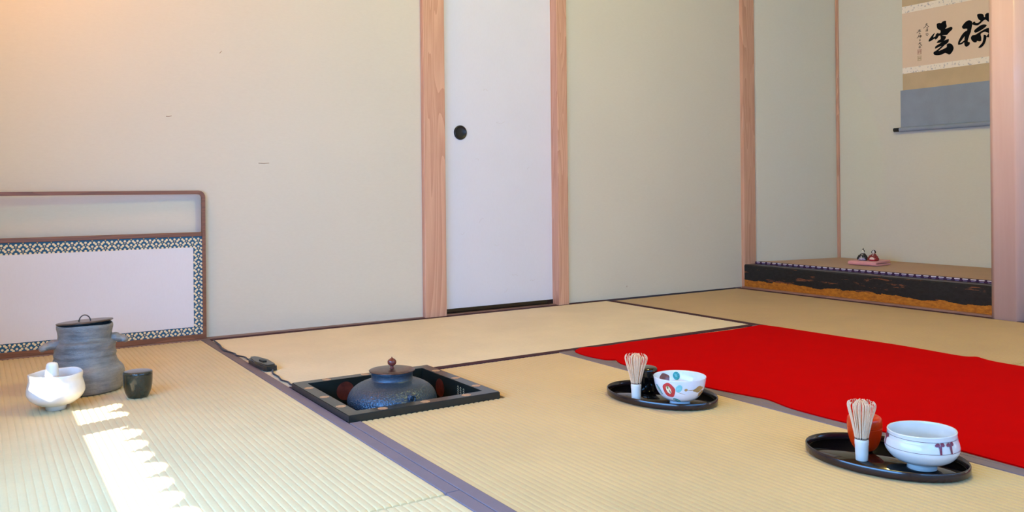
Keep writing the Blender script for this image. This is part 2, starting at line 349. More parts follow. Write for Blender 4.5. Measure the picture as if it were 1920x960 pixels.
# alcove sill with bark left on its lower edge
t = NT('charred_sill'); s = t.sep(t.coord())
n1 = t.noise(t.coord((1, 0.55, 2)), 16, 6, 0.62); n2 = t.noise(t.coord((1, 0.16, 1.6)), 34, 5, 0.7); n3 = t.noise(t.coord((1, 0.5, 1)), 90, 4, 0.7)
edge = t.math('ADD', s[2], t.math('MULTIPLY', t.math('SUBTRACT', n1, 0.5), 0.055))
isbark = t.math('LESS_THAN', edge, 0.045)
isrust = t.math('MULTIPLY', t.math('GREATER_THAN', n2, 0.60), t.math('LESS_THAN', n1, 0.56))
bark = t.ramp(n3, [(0.3, lin(150, 84, 26)), (0.7, lin(206, 132, 44))])
dark = t.ramp(n3, [(0.3, lin(16, 18, 22)), (0.75, lin(36, 36, 42))])
t.base(t.mix(isbark, t.mix(t.math('MULTIPLY', isrust, 0.75), dark, lin(140, 84, 56)), bark)).set(rough=0.34, spec=0.45)
t.bump(t.math('ADD', n3, n1), 0.35, 0.002)
bm = B()
prof = [(2.869, 0.0088), (2.868, 0.124), (2.874, 0.130), (2.955, 0.130), (2.955, 0.0088)]
ny = 40
rows = []
for k in range(ny+1):
    y = -0.0335-(1.415-0.0335)*k/ny
    rows.append([bm.verts.new((x, y, z)) for x, z in prof])
for a, b in zip(rows, rows[1:]):
    for j in range(5): bm.faces.new((a[j], a[(j+1) % 5], b[(j+1) % 5], b[j]))
bm.faces.new(rows[0]); bm.faces.new(rows[-1])
struct('trim_9', bm, t.m)
# smooth round log post
bm = B(); lathe(bm, [(0.078, -0.04), (0.078, H)], 96)
for v in bm.verts: v.co.x = max(v.co.x, -0.064)
lg = struct('trim_10', bm, LOG); lg.location = (2.882, -1.4665, 0)

# ------------------------------------------------------------------ tatami
def mat_mesh(x0, x1, y0, y1, along, z0=-0.055, ztop=0.0, amp=0.0019, pitch=0.0149):
    """ridged mat; ridges run along the given axis"""
    bm = B()
    if along == 'Y': a0, a1, b0, b1 = x0, x1, y0, y1
    else: a0, a1, b0, b1 = y0, y1, x0, x1
    n = max(1, round((a1-a0)/pitch)); S = 6
    prof = [(a0+(a1-a0)*(i/(n*S)), ztop-amp*(1-abs(math.sin(PI*((i % S)/S)))**0.5)) for i in range(n*S+1)]
    ends = [(b0+0.0006, z0), (b0+0.0006, -0.006), (b0+0.003, -0.0018), (b0+0.010, 0.0), (b1-0.010, 0.0), (b1-0.003, -0.0018), (b1-0.0006, -0.006), (b1-0.0006, z0)]
    rows = []
    for b, dz in ends:
        row = []
        for a, z in prof:
            zz = z0 if dz == z0 else z+dz
            row.append(bm.verts.new((a, b, zz) if along == 'Y' else (b, a, zz)))
        rows.append(row)
    for p, q in zip(rows, rows[1:]):
        for i in range(len(p)-1):
            f = bm.faces.new((p[i], p[i+1], q[i+1], q[i]))
    bm.faces.new([r[0] for r in rows]); bm.faces.new([r[-1] for r in rows])
    bm.faces.new([v for v in rows[0]]+[v for v in reversed(rows[-1])])
    return bm
TAT = [m_tatami('rush_pale_y', lin(212, 190, 140), 'Y'), m_tatami('rush_pale_x', lin(221, 202, 168), 'X'), m_tatami('rush_tan_y', lin(186, 154, 96), 'Y'), m_tatami('rush_straw_y', lin(208, 178, 120), 'Y')]
def border(parent, name, mats, x0, x1, y0, y1, z=0.0008):
    bm = B(); addbox(bm, x0, x1, y0, y1, -0.045, z, 0.0012)
    return obj(name, bm, mats, parent)
def mat(label, x0, x1, y0, y1, along, m, hm=None, hb=0.0295, loc=None):
    hm = hm or HERI
    t = thing('tatami_mat', label, 'tatami mat', ((x0+x1)/2, (y0+y1)/2, -0.055))
    off = Vector(t.location)
    g = 0.0006
    if along == 'Y':
        s = mat_mesh(x0+hb, x1-hb, y0, y1, along)
        hs = [(x0+g, x0+hb, y0+g, y1-g), (x1-hb, x1-g, y0+g, y1-g)]
    else:
        s = mat_mesh(x0, x1, y0+hb, y1-hb, along)
        hs = [(x0+g, x1-g, y0+g, y0+hb), (x0+g, x1-g, y1-hb, y1-g)]
    so = obj('woven_surface', s, m, t); so.matrix_parent_inverse = Matrix.Translation(-off)
    out = [so]
    for h in hs:
        b = border(t, 'cloth_border', hm, *h); b.matrix_parent_inverse = Matrix.Translation(-off); out.append(b)
    return t, out
XT = 2.845
HERI_R = HERI_D
mat('tatami mat in the left foreground carrying the water jar and the sun patch', -0.955, 0, -1.925, 0.03, 'Y', TAT[0])
mat('tatami mat at the bottom edge left of centre, meeting the sunlit mat end to end', -0.955, 0, -3.86, -1.926, 'Y', TAT[0])
mat('tatami mat lying lengthwise along the back wall below the paper door', 0.0008, 1.91, -0.955, 0.024, 'X', TAT[1], HERI_D)
tc_, outc = mat('tatami mat with the sunken hearth cut into its far left corner', 0.0008, 0.955, -2.87, -0.9555, 'Y', TAT[3])
mat('tatami mat hidden for the most part under the red felt', 0.9556, 1.9095, -2.87, -0.9555, 'Y', TAT[2])
mat('darker tan tatami mat in the far right corner before the raised alcove', 1.9106, XT, -1.93, -0.02, 'Y', TAT[2], HERI_D, 0.027)
mat('darker tan tatami mat at the right edge beside the red felt', 1.9106, XT, -3.86, -1.9312, 'Y', TAT[2], HERI_D, 0.027)
mat('tatami mat under the rear window behind the viewpoint', 0.0008, 1.91, -3.86, -2.8712, 'X', TAT[1])
# cut the hearth opening out of the hearth mat
bm = B(); prism(bm, [(-0.02, -0.90), (0.4285, -0.90), (0.443, -1.383), (-0.02, -1.383)], -0.2, 0.1)
cut = obj('cutter', bm, SOOT)
dg = bpy.context.evaluated_depsgraph_get()
for o in outc[:2]:
    md = o.modifiers.new('b', 'BOOLEAN'); md.object = cut; md.operation = 'DIFFERENCE'; md.solver = 'EXACT'
bpy.context.view_layer.update(); dg = bpy.context.evaluated_depsgraph_get()
for o in outc[:2]:
    me = bpy.data.meshes.new_from_object(o.evaluated_get(dg)); o.modifiers.clear(); o.data = me
    while len(me.materials) > 1: me.materials.pop()
bpy.data.objects.remove(cut)
# alcove mat with patterned border
t = NT('patterned_border'); s = t.sep(t.coord())
yy = t.math('FRACT', t.math('MULTIPLY', s[1], 1/0.0365)); y2 = t.math('FRACT', t.math('ADD', t.math('MULTIPLY', s[1], 1/0.0365), 0.5))
inb = lambda v, a, b: t.math('MULTIPLY', t.math('GREATER_THAN', v, a), t.math('LESS_THAN', v, b))
dash = t.math('MULTIPLY', inb(yy, 0.12, 0.80), t.math('MAXIMUM', t.math('MULTIPLY', inb(s[2], -0.0036, 0.0004), t.math('LESS_THAN', s[0], 0.004)), inb(s[0], 0.0005, 0.006)))
dash2 = t.math('MULTIPLY', inb(yy, 0.2, 0.72), inb(s[2], -0.0098, -0.0070))
t.base(t.mix(dash, t.mix(dash2, lin(60, 36, 70), lin(140, 124, 170)), lin(218, 208, 228))).set(rough=0.8, spec=0.2)
PATT = t.m
tm = thing('tatami_mat', 'brownish tatami mat raised in the alcove with a dashed purple and white border', 'tatami mat', (3.25, -0.80, 0.10))
def ch(o, t):
    o.parent = t; o.matrix_parent_inverse = Matrix.Translation(-Vector(t.location)); return o
bm = mat_mesh(2.985, 3.555, -1.55, -0.145, 'Y', 0.10, 0.1415, 0.0006)
for v in bm.verts:
    if v.co.z < 0.125: v.co.z = 0.10
    if v.co.y > -0.3: v.co.y += 0.1665*(3.562-v.co.x)+0.004
ch(obj('woven_surface', bm, m_tatami('rush_brown', lin(178, 136, 86), 'Y')), tm)
bm = B(); addbox(bm, 0, 0.0285, -1.55, -0.034, -0.03, 0.0008, 0.001)
pb = ch(obj('cloth_border', bm, PATT, None, 'purple and white dashed cloth border'), tm); pb.location = (2.956, 0, 0.1412)
bm = B(); addbox(bm, 2.93, 3.56, -1.56, -0.10, -0.05, 0.10); struct('floor_alcove', bm, m_plain('alcove_base', lin(90, 66, 50), 0.8))

# ------------------------------------------------------------------ red felt
rug = [(1.001,-.963),(.972,-.985),(.958,-1.033),(.956,-1.092),(.966,-1.153),(.985,-1.172),(.991,-1.180),(.975,-1.212),(.964,-1.258),(.957,-1.40),(.954,-1.616),(.975,-1.75),(.983,-1.803),(.962,-1.887),(.957,-1.97),(.959,-2.05),(.964,-2.138),(.972,-2.22),(.970,-2.316),(.965,-2.443),(.96,-2.7),(.97,-3.0),
       (1.93,-3.0),(1.925,-2.5),(1.93,-2.2),(1.926,-1.967),(1.935,-1.865),(1.961,-1.814),(1.934,-1.784),(1.942,-1.65),(1.947,-1.531),(1.936,-1.35),(1.929,-1.152),(1.925,-1.05),(1.915,-.99),(1.895,-.979),(1.8,-.986),(1.697,-.990),(1.55,-.984),(1.424,-.982),(1.36,-.972),(1.30,-.967),(1.22,-.963),(1.15,-.972),(1.087,-.970),(1.05,-.955),(1.02,-.951)]
rs = smooth_prof(rug+[rug[0]], 4)[:-1]
bm = B(); fs = prism(bm, rs, 0.0010, 0.0042)
bmesh.ops.bevel(bm, geom=[e for e in fs[1].edges], offset=0.0012, segments=2, affect='EDGES')
tag(obj('felt_rug', bm, FELT), 'long bright red felt spread over the mats in front of the alcove', 'rug')

# ------------------------------------------------------------------ standing screen
FRAME = m_wood('screen_frame_wood', lin(112, 72, 48), lin(140, 92, 64), 'X', 0.4)
fsn = thing('folding_screen', 'low wooden hearth screen with white panel and blue flowered border against the back wall', 'screen', (-0.45, 0.040, 0.0))
SX0, SX1, SZ0, SZ1, SY = -0.93, -0.0085, 0.004, 0.565, 0.040
def rrect(x0, x1, z0, z1, r, rb=0.0, n=10):
    P = []
    for cx, cz, a0, rr in ((x1-r, z1-r, 0, r), (x0+r, z1-r, PI/2, r), (x0+rb, z0+rb, PI, rb), (x1-rb, z0+rb, 1.5*PI, rb)):
        if rr < 1e-5: P.append((cx, cz)); continue
        for k in range(n+1):
            a = a0+PI/2*k/n; P.append((cx+rr*math.cos(a), cz+rr*math.sin(a)))
    return P
bm = B()
fw = 0.0125
top = rrect(SX0, SX1, SZ0, SZ1, 0.026); inn = rrect(SX0+fw, SX1-fw, SZ0+0.018, SZ1-0.0135, 0.014)
va = {}
for nm, P, y in (('of', top, SY-0.009), ('if', inn, SY-0.009), ('ob', top, SY+0.009), ('ib', inn, SY+0.009)):
    va[nm] = [bm.verts.new((x, y, z)) for x, z in P]
N = len(top)
for k in range(N):
    k2 = (k+1) % N
    for a, b in (('of', 'if'), ('ob', 'ib'), ('of', 'ob'), ('if', 'ib')):
        bm.faces.new((va[a][k], va[a][k2], va[b][k2], va[b][k]))
ch(obj('frame', bm, FRAME), fsn)
bm = B(); addbox(bm, SX0+fw, SX1-fw, SY-0.007, SY+0.007, 0.392, 0.4075, 0.0015); ch(obj('crossbar', bm, FRAME), fsn)
BLUE = m_cloth('indigo_brocade', lin(52, 98, 134), 700, var=0.1, sheen=0)
GOLD = m_cloth('cream_blossom', lin(236, 224, 190), 600, var=0.05, sheen=0)
GOLD2 = m_cloth('ochre_blossom_core', lin(208, 176, 116), 600, var=0.05, sheen=0)
bm = B(); addbox(bm, SX0+fw, SX1-fw, SY-0.0045, SY+0.0045, SZ0+0.018, 0.392)
bz0, bz1, bx1 = 0.051, 0.351, -0.0535
def disc(cx, cz, r, mi, y):
    vs = [bm.verts.new((cx+r*math.cos(2*PI*k/8), y, cz+r*math.sin(2*PI*k/8))) for k in range(8)]
    bm.faces.new(vs).material_index = mi
ok = lambda x, z: (SX0+fw+.002 < x < SX1-fw-.0015) and (SZ0+0.019 < z < 0.3905) and not (x < bx1-0.002 and bz0+0.002 < z < bz1-0.002)
r_ = 0
for i in range(-1, 28):
    for j in range(-1, 26):
        cx = -0.0345-(j*0.0425)-(0.02125 if i % 2 else 0); cz = 0.3745-i*0.0147
        if cx < SX0: continue
        if ok(cx, cz): disc(cx, cz, 0.0023, 2, SY-0.0050)
        for k in range(5):
            a = PI/2+2*PI*k/5; px, pz = cx+0.0104*math.cos(a), cz+0.0086*math.sin(a)
            if ok(px, pz): disc(px, pz, 0.0043, 1, SY-0.0052)
ch(obj('brocade_border', bm, [BLUE, GOLD, GOLD2], None, 'blue border patterned with small cream blossoms'), fsn)
bm = B(); addbox(bm, SX0+0.05, bx1, SY-0.0068, SY+0.0058, bz0, bz1, 0.0004); ch(obj('paper_panel', bm, m_paper('screen_paper', lin(230, 228, 238)), None, 'plain white paper panel'), fsn)

# ------------------------------------------------------------------ sunken hearth
ROT = 0.0
t = NT('greenish_black_lacquer'); n = t.noise(t.coord(), 30, 3)
t.base(t.ramp(n, [(0.3, lin(30, 33, 31)), (0.7, lin(35, 37, 32))])).set(rough=0.24, spec=0.4, coat=0.12); RIM = t.m
MEDAL = m_plain('tan_medallion', lin(176, 138, 104), 0.35, 0.2, 260)
REDM = m_plain('red_medallion', lin(92, 38, 28), 0.4, 0.4, 60)
he = thing('hearth_box', 'square black lacquered hearth frame with tan medallions sunk in the mat', 'hearth', (0.2128, -1.1677, 0))
R = 0.2125; I = 0.1775; ZT = 0.0175
bm = B()
o_ = [(-R, -R), (R, -R), (R, R), (-R, R)]; i_ = [(-I, -I), (I, -I), (I, I), (-I, I)]
ot = [bm.verts.new((x, y, ZT)) for x, y in o_]; ob = [bm.verts.new((x, y, -0.05)) for x, y in o_]
it = [bm.verts.new((x, y, ZT)) for x, y in i_]; ib = [bm.verts.new((x, y, -0.05)) for x, y in i_]
for k in range(4):
    q = (k+1) % 4
    bm.faces.new((ot[k], ot[q], it[q], it[k])); bm.faces.new((ob[k], ob[q], ot[q], ot[k])); bm.faces.new((it[k], it[q], ib[q], ib[k])); bm.faces.new((ib[k], ib[q], ob[q], ob[k]))
bmesh.ops.bevel(bm, geom=[e for e in bm.edges if all(abs(v.co.z-ZT) < 1e-5 for v in e.verts)], offset=0.0015, segments=2, affect='EDGES')
def medal(bm, c, r, z=ZT+0.0002, sq=0):
    n = 40; vs = []
    for k in range(n):
        a = 2*PI*k/n; rr = r*(1+0.07*math.cos(8*a))
        vs.append(bm.verts.new((c[0]+rr*math.cos(a), c[1]+rr*math.sin(a), z)))
    bm.faces.new(vs).material_index = 1
Mm = 0.195
for u in (-0.117, 0.0, 0.12):
    for c in ((-Mm, u), (u, -Mm), (Mm, u), (u, Mm)): medal(bm, c, 0.0125)
obj('rim', bm, [RIM, MEDAL], he, 'raised lacquer rim inlaid with tan medallions')
bm = B(); I2 = I+0.006
for x0, x1, y0, y1 in ((-I2, -I, -I2, I2), (I, I2, -I2, I2), (-I, I, -I2, -I), (-I, I, I, I2)): addbox(bm, x0, x1, y0, y1, -0.245, -0.05)
addbox(bm, -I2, I2, -I2, I2, -0.25, -0.245)
def wdisc(bm, axis, u, v, r, mi=1, n=32):
    vs = []
    for k in range(n):
        a = 2*PI*k/n; p = (u+r*math.cos(a), v+r*math.sin(a))
        vs.append(bm.verts.new((p[0], I-0.0004, p[1]) if axis == 'Y' else (I-0.0004, p[0], p[1])))
    bm.faces.new(vs).material_index = mi
GOLDL = m_plain('gold_line', lin(206, 190, 150), 0.4, 0.1)
wdisc(bm, 'Y', -0.068, -0.018, 0.0265); wdisc(bm, 'X', 0.062, -0.020, 0.0265)
wdisc(bm, 'X', -0.045, -0.028, 0.010)
for q, (u, h) in enumerate(((-0.046, 0.022), (-0.061, 0.026), (-0.078, 0.018))):
    for k in range(int(h/0.0052)+1):
        z = 0.004-q*0.001-k*0.0062
        tube(bm, [(I-0.0006, u+0.004, z-0.0025), (I-0.0006, u, z+0.002), (I-0.0006, u-0.004, z-0.0025)], 0.0007, 5, 2)
obj('box', bm, [m_plain('hearth_inner_lacquer', lin(16, 19, 18), 0.2, 0.1), REDM, GOLDL], he, 'dark inner box with red round emblems and gold strokes')
IRON0 = m_plain('dark_iron', lin(30, 30, 32), 0.6)
bm = B(); tx, ty = -0.0043, -0.0043
tube(bm, [(tx+0.09*math.cos(2*PI*k/40), ty+0.09*math.sin(2*PI*k/40), -0.0895) for k in range(40)], 0.005, 8, closed=True)
ks = obj('kettle_stand', bm, IRON0, he, 'dark iron ring stand')
for k in range(3):
    a = 2*PI*k/3+0.4; bm = B()
    tube(bm, [(tx+0.09*math.cos(a), ty+0.09*math.sin(a), -0.092), (tx+0.098*math.cos(a), ty+0.098*math.sin(a), -0.165), (tx+0.10*math.cos(a), ty+0.10*math.sin(a), -0.2448)], 0.005, 8); obj('leg', bm, IRON0, ks)

# kettle
t = NT('cast_iron'); v = t.coord(); s = t.sep(v)
vo = t.n('ShaderNodeTexVoronoi'); t.l(v, vo.inputs['Vector']); vo.inputs['Scale'].default_value = 210
vo2 = t.math('SUBTRACT', 1.0, vo.outputs['Distance'])
low = t.math('MULTIPLY', t.math('LESS_THAN', s[2], 0.028), 0.75)
n = t.noise(v, 200, 3)
hgt = t.math('ADD', t.math('MULTIPLY', t.math('MULTIPLY', vo2, vo2), low), t.math('MULTIPLY', n, 0.35))
t.base(t.ramp(n, [(0.3, lin(52, 66, 80)), (0.7, lin(68, 84, 100))])).set(rough=0.38, spec=0.65, metal=0.45); t.bump(hgt, 0.7, 0.003)
IRON = t.m
ke = thing('iron_kettle', 'round dark iron tea kettle sitting in the sunken hearth', 'kettle', (0.2085, -1.172, 0))
bm = B(); lathe(bm, smooth_prof([(0.0, -0.098), (0.055, -0.096), (0.095, -0.078), (0.115, -0.048), (0.1215, -0.022), (0.1185, 0.001), (0.105, 0.020), (0.085, 0.032), (0.066, 0.0385), (0.0575, 0.0415)], 5)+[(0.056, 0.044), (0.0558, 0.060), (0.0575, 0.0625), (0.054, 0.0635), (0.052, 0.05), (0.0, 0.045)], 96)
obj('body', bm, IRON, ke)
bm = B(); lathe(bm, [(0.0, 0.0635), (0.0575, 0.0635), (0.0620, 0.0648), (0.0625, 0.0660), (0.0615, 0.0668), (0.045, 0.0690), (0.02, 0.0702), (0.0, 0.0705)], 80)
t = NT('bronze_lid'); n = t.noise(t.coord(), 60, 4); t.base(t.ramp(n, [(0.3, lin(84, 64, 60)), (0.7, lin(112, 88, 80))])).set(rough=0.28, metal=0.7, spec=0.5)
ld = obj('lid', bm, t.m, ke, 'flat brownish bronze lid')
bm = B(); lathe(bm, smooth_prof([(0.0, 0.0700), (0.0065, 0.0702), (0.0060, 0.0725), (0.0042, 0.0750), (0.0050, 0.0775), (0.0100, 0.0810), (0.0122, 0.0868), (0.0108, 0.0925), (0.0060, 0.0965), (0.0022, 0.0985), (0.0008, 0.1015), (0.0, 0.1018)], 4), 32)
t = NT('red_brown_knob'); n = t.noise(t.coord(), 80, 3); t.base(t.ramp(n, [(0.3, lin(92, 40, 36)), (0.7, lin(120, 56, 48))])).set(rough=0.15, spec=0.5, coat=0.3)
obj('knob', bm, t.m, ld, 'reddish brown fruit-shaped knob')
for sgn, da in ((1, math.radians(25)), (-1, math.radians(205))):
    a = math.atan2(-3.2859+1.172, -0.7515-0.2085)+da; bm = B(); cx, cy = 0.113*math.cos(a), 0.113*math.sin(a)
    blob(bm, (cx, cy, 0.011), 0.011, 0.8, 0.8, 1.1, 16)
    tube(bm, [(cx*1.10-math.sin(a)*0.0085*math.cos(p), cy*1.10+math.cos(a)*0.0085*math.cos(p), 0.011+0.0085*math.sin(p)) for p in [2*PI*k/20 for k in range(20)]], 0.0025, 8, closed=True)
    obj('lug', bm, IRON, ke)

# cord and switch
bm = B()
P1 = [(.003,-.03),(-.001,-.123),(-.006,-.175),(-.012,-.207),(-.016,-.263),(-.007,-.305),(-.001,-.346),(-.003,-.385),(.011,-.425),(.010,-.47),(.016,-.505)]
P2 = [(.028,-.683),(.013,-.735),(.012,-.79),(.006,-.842),(.013,-.879),(.010,-.915),(.016,-.951)]
sw = thing('corded_switch', 'small black inline switch on a black cord beside the hearth', 'switch', (0.018, -0.60, 0.0))
for P in (P1, P2):
    bm = B(); Q = smooth_prof([(x, y, 0.0036) for x, y in P], 8)
    tube(bm, Q, 0.0028, 8); ch(obj('cord', bm, m_cloth('cord_cloth', lin(44, 38, 46), 500), None), sw)
bm = B()
prism(bm, [(-0.016, -0.088), (0.016, -0.088), (0.0205, -0.074), (0.0215, 0.0), (0.018, 0.070), (0.010, 0.088), (-0.010, 0.088), (-0.018, 0.070), (-0.0215, 0.0), (-0.0205, -0.074)], 0.0012, 0.0205)
bmesh.ops.bevel(bm, geom=[e for e in bm.edges if all(v.co.z > 0.01 for v in e.verts)], offset=0.006, segments=3, affect='EDGES')
so = obj('housing', bm, NT('black_plastic').base(lin(38, 42, 42)).set(rough=0.25).m, sw); so.rotation_euler = (0, 0, 0.07)
bm = B(); addbox(bm, -0.007, 0.007, -0.028, 0.006, 0.0200, 0.0240, 0.0015); rk = obj('slider', bm, SOOT, so)

# ------------------------------------------------------------------ tea things
def surf(prof, z, inner=False):
    best = None
    for (r0, z0), (r1, z1) in zip(prof, prof[1:]):
        if min(z0, z1) <= z <= max(z0, z1) and abs(z1-z0) > 1e-9:
            r = r0+(r1-r0)*(z-z0)/(z1-z0)
            if best is None or (r > best if not inner else r < best): best = r
    return best if best else prof[-1][0]
def decal(bm, prof, a0, z0, pts, mi, off=0.00035, inner=False):
    """painted patch laid on a turned surface; pts are metres (along, up) around (a0, z0)"""
    c = (sum(p[0] for p in pts)/len(pts), sum(p[1] for p in pts)/len(pts)); rr = surf(prof, z0, inner)
    K = 5; rings = []
    for k in range(K+1):
        u = k/K
        ring = []
        for p in pts:
            x = c[0]+(p[0]-c[0])*u; zz = z0+c[1]+(p[1]-c[1])*u
            r = surf(prof, zz, inner)+(off if not inner else -off); a = a0+x/rr
            ring.append(bm.verts.new((r*math.cos(a), r*math.sin(a), zz)))
        rings.append(ring)
    n = len(pts)
    for a, b in zip(rings, rings[1:]):
        for k in range(n):
            if a is rings[0]:
                f = bm.faces.new((a[0], b[k], b[(k+1) % n])) if True else None
            else: f = bm.faces.new((a[k], b[k], b[(k+1) % n], a[(k+1) % n]))
            f.material_index = mi; f.smooth = True
def ell(rx, rz, rot=0, n=20, cx=0, cz=0, wav=0, nw=5):
    o = []
    for k in range(n):
        a = 2*PI*k/n; q = 1+wav*math.cos(nw*a); x, z = rx*q*math.cos(a), rz*q*math.sin(a)
        o.append((cx+x*math.cos(rot)-z*math.sin(rot), cz+x*math.sin(rot)+z*math.cos(rot)))
    return o
def band(bm, prof, z, w, mi, off=0.0003, seg=96):
    rings = []
    for zz in (z-w/2, z+w/2):
        r = surf(prof, zz)+off; rings.append([bm.verts.new((r*math.cos(2*PI*k/seg), r*math.sin(2*PI*k/seg), zz)) for k in range(seg)])
    for k in range(seg):
        f = bm.faces.new((rings[0][k], rings[0][(k+1) % seg], rings[1][(k+1) % seg], rings[1][k])); f.material_index = mi; f.smooth = True

def tray(label, x, y, rz):
    t = thing('oval_tray', label, 'tray', (x, y, 0.0), rz, 'black oval tea trays')
    a, b = 0.1580, 0.1132; seg = 96
    def ring(bm, d, z): return [bm.verts.new(((a-d)*math.cos(2*PI*k/seg), (b-d)*math.sin(2*PI*k/seg), z)) for k in range(seg)]
    bm = B(); R_ = [ring(bm, 0.0025, 0.0012), ring(bm, 0.0008, 0.0025), ring(bm, 0.0, 0.006), ring(bm, 0.0, 0.0172), ring(bm, 0.0012, 0.0186), ring(bm, 0.0030, 0.0180), ring(bm, 0.0042, 0.012), ring(bm, 0.0065, 0.0062)]
    for p, q in zip(R_, R_[1:]):
        for k in range(seg):
            f = bm.faces.new((p[k], p[(k+1) % seg], q[(k+1) % seg], q[k])); f.smooth = True
    q, p = R_[0], R_[-1]
    for k in range(seg): bm.faces.new((p[k], p[(k+1) % seg], q[(k+1) % seg], q[k]))
    obj('rim', bm, [NT('tray_rim_lacquer').base(lin(30, 18, 22)).set(rough=0.2, spec=0.5, coat=0.3).m], t, 'raised dark brown-black rim')
    bm = B(); lathe(bm, [(0, 0.0014), (1, 0.0014), (1, 0.0058), (0, 0.0058)], seg, a-0.0066, b-0.0066)
    obj('base', bm, BLACKLAC, t)
    return t
tray('black oval lacquer tray nearer the hearth, holding the flower-painted bowl', 0.7745, -1.6245, -1.359)
tray('black oval lacquer tray at lower right, holding the wide plain pale bowl', 0.790, -2.2609, -1.367)

BAM = m_wood('pale_bamboo', lin(226, 218, 206), lin(240, 234, 222), 'Z', 0.4, ring=3)
TINE = m_plain('bamboo_tines', lin(242, 208, 172), 0.5, 0.08, 300)
THREAD = m_plain('black_thread', lin(18, 18, 20), 0.7)
def whisk(label, loc, rot=(0, 0, 0), scale=1.0, seed=1, loose=1.0, flare=0.94, n_out=26, tr_=1.25, dome=False):
    rnd = random.Random(seed)
    t = thing('bamboo_whisk', label, 'whisk', loc, 0, 'bamboo tea whisks'); t.rotation_euler = rot; t.scale = scale if isinstance(scale, tuple) else (scale,)*3
    foot = [(0.0, 0.0), (0.005, 0.0006), (0.0088, 0.0026), (0.0112, 0.006), (0.0121, 0.012)] if dome else [(0.0, 0.0), (0.0108, 0.0), (0.0116, 0.0008), (0.0121, 0.012)]
    bm = B(); lathe(bm, foot+[(0.0123, 0.016), (0.0128, 0.030), (0.0134, 0.0325), (0.0131, 0.035), (0.0136, 0.037), (0.0130, 0.0415), (0.0120, 0.043), (0.0, 0.043)], 40)
    obj('handle', bm, BAM, t, 'smooth pale bamboo grip')
    bm = B()
    for z in (0.0440, 0.0458): tube(bm, [(0.0124*math.cos(2*PI*k/30), 0.0124*math.sin(2*PI*k/30), z) for k in range(30)], 0.0010, 6, closed=True)
    obj('binding', bm, THREAD, t, 'black thread binding')
    bm = B(); n = n_out
    for k in range(n):
        a = 2*PI*k/n+rnd.uniform(-.06, .06); f = flare*(1+rnd.uniform(-.05, .04)*loose)
        rz = [(0.0117, 0.042), (0.0135, 0.052), (0.0185*flare**.5, 0.070), (0.0240*flare, 0.086), (0.0288*f, 0.101), (0.0302*f, 0.109), (0.0288*f, 0.1145), (0.0258*f, 0.1172+rnd.uniform(-.001, .0008))]
        b = a+rnd.uniform(-.08, .08)*loose
        P = smooth_prof([(r*math.cos(a+(b-a)*(i/7)), r*math.sin(a+(b-a)*(i/7)), z) for i, (r, z) in enumerate(rz)], 3)
        tube(bm, P, lambda u: (0.00105-0.00055*u)*tr_, 5)
    obj('tines', bm, TINE, t, 'ring of outer tines with curled tips')
    bm = B(); n = 30
    for k in range(n):
        a = 2*PI*k/n+rnd.uniform(-.1, .1); q = 1 if k % 2 else 0.72
        rz = [(0.0085*q, 0.042), (0.0100*q, 0.060), (0.0125*q, 0.082), (0.0150*q, 0.100), (0.0145*q, 0.110), (0.0105*q, 0.1165), (0.0065*q, 0.1195+rnd.uniform(-.001, .001))]
        P = smooth_prof([(r*math.cos(a), r*math.sin(a), z) for r, z in rz], 3)
        tube(bm, P, lambda u: 0.00115-0.0005*u, 5)
    obj('inner_tines', bm, TINE, t)
    return t
whisk('bamboo whisk standing in front of the black tea caddy on the tray nearer the hearth', (0.6927, -1.6201, 0.006), seed=4)
whisk('bamboo whisk standing in front of the orange-red tea caddy on the lower right tray', (0.7403, -2.2447, 0.006), (0.0, 0.0, 0.7), seed=9, flare=0.87, n_out=40, tr_=1.0)

def caddy(label, loc, prof, m, seam, group=None, lidlabel=None):
    t = thing('tea_caddy', label, 'tea caddy', loc)
    ps = smooth_prof(prof, 6)
    lo = [p for p in ps if p[1] <= seam]; i = len(lo)
    lo_ = lo+[(surf(ps, seam), seam), (0.0, seam)]
    hi = [(0.0, seam+0.0003), (surf(ps, seam)-0.0006, seam+0.0003), (surf(ps, seam)+0.0002, seam+0.0008)]+[p for p in ps[i:] if p[1] > seam+0.001]
    bm = B(); lathe(bm, lo_, 64); obj('body', bm, m, t)
    bm = B(); lathe(bm, hi, 64); obj('lid', bm, m, t, lidlabel)
    return t
caddy('black lacquer tea caddy between the whisk and the flower-painted bowl', (0.7761, -1.5630, 0.006),
      [(0.0, 0.0), (0.020, 0.0), (0.0265, 0.006), (0.0305, 0.020), (0.0325, 0.040), (0.0325, 0.056), (0.0305, 0.0635), (0.024, 0.0668), (0.010, 0.0680), (0.0, 0.0682)], BLACKLAC, 0.044)
t = NT('orange_red_lacquer'); n = t.noise(t.coord(), 20, 4); t.base(t.ramp(n, [(0.3, lin(212, 52, 4)), (0.7, lin(226, 66, 10))])).set(rough=0.32, spec=0.35, coat=0.05)
caddy('orange-red lacquer tea caddy behind the whisk on the lower right tray', (0.8060, -2.2060, 0.006),
      [(0.0, 0.0), (0.015, 0.0), (0.021, 0.004), (0.0280, 0.016), (0.0328, 0.034), (0.0343, 0.052), (0.0336, 0.064), (0.0303, 0.0695), (0.023, 0.0725), (0.010, 0.0738), (0.0, 0.0740)], t.m, 0.048)

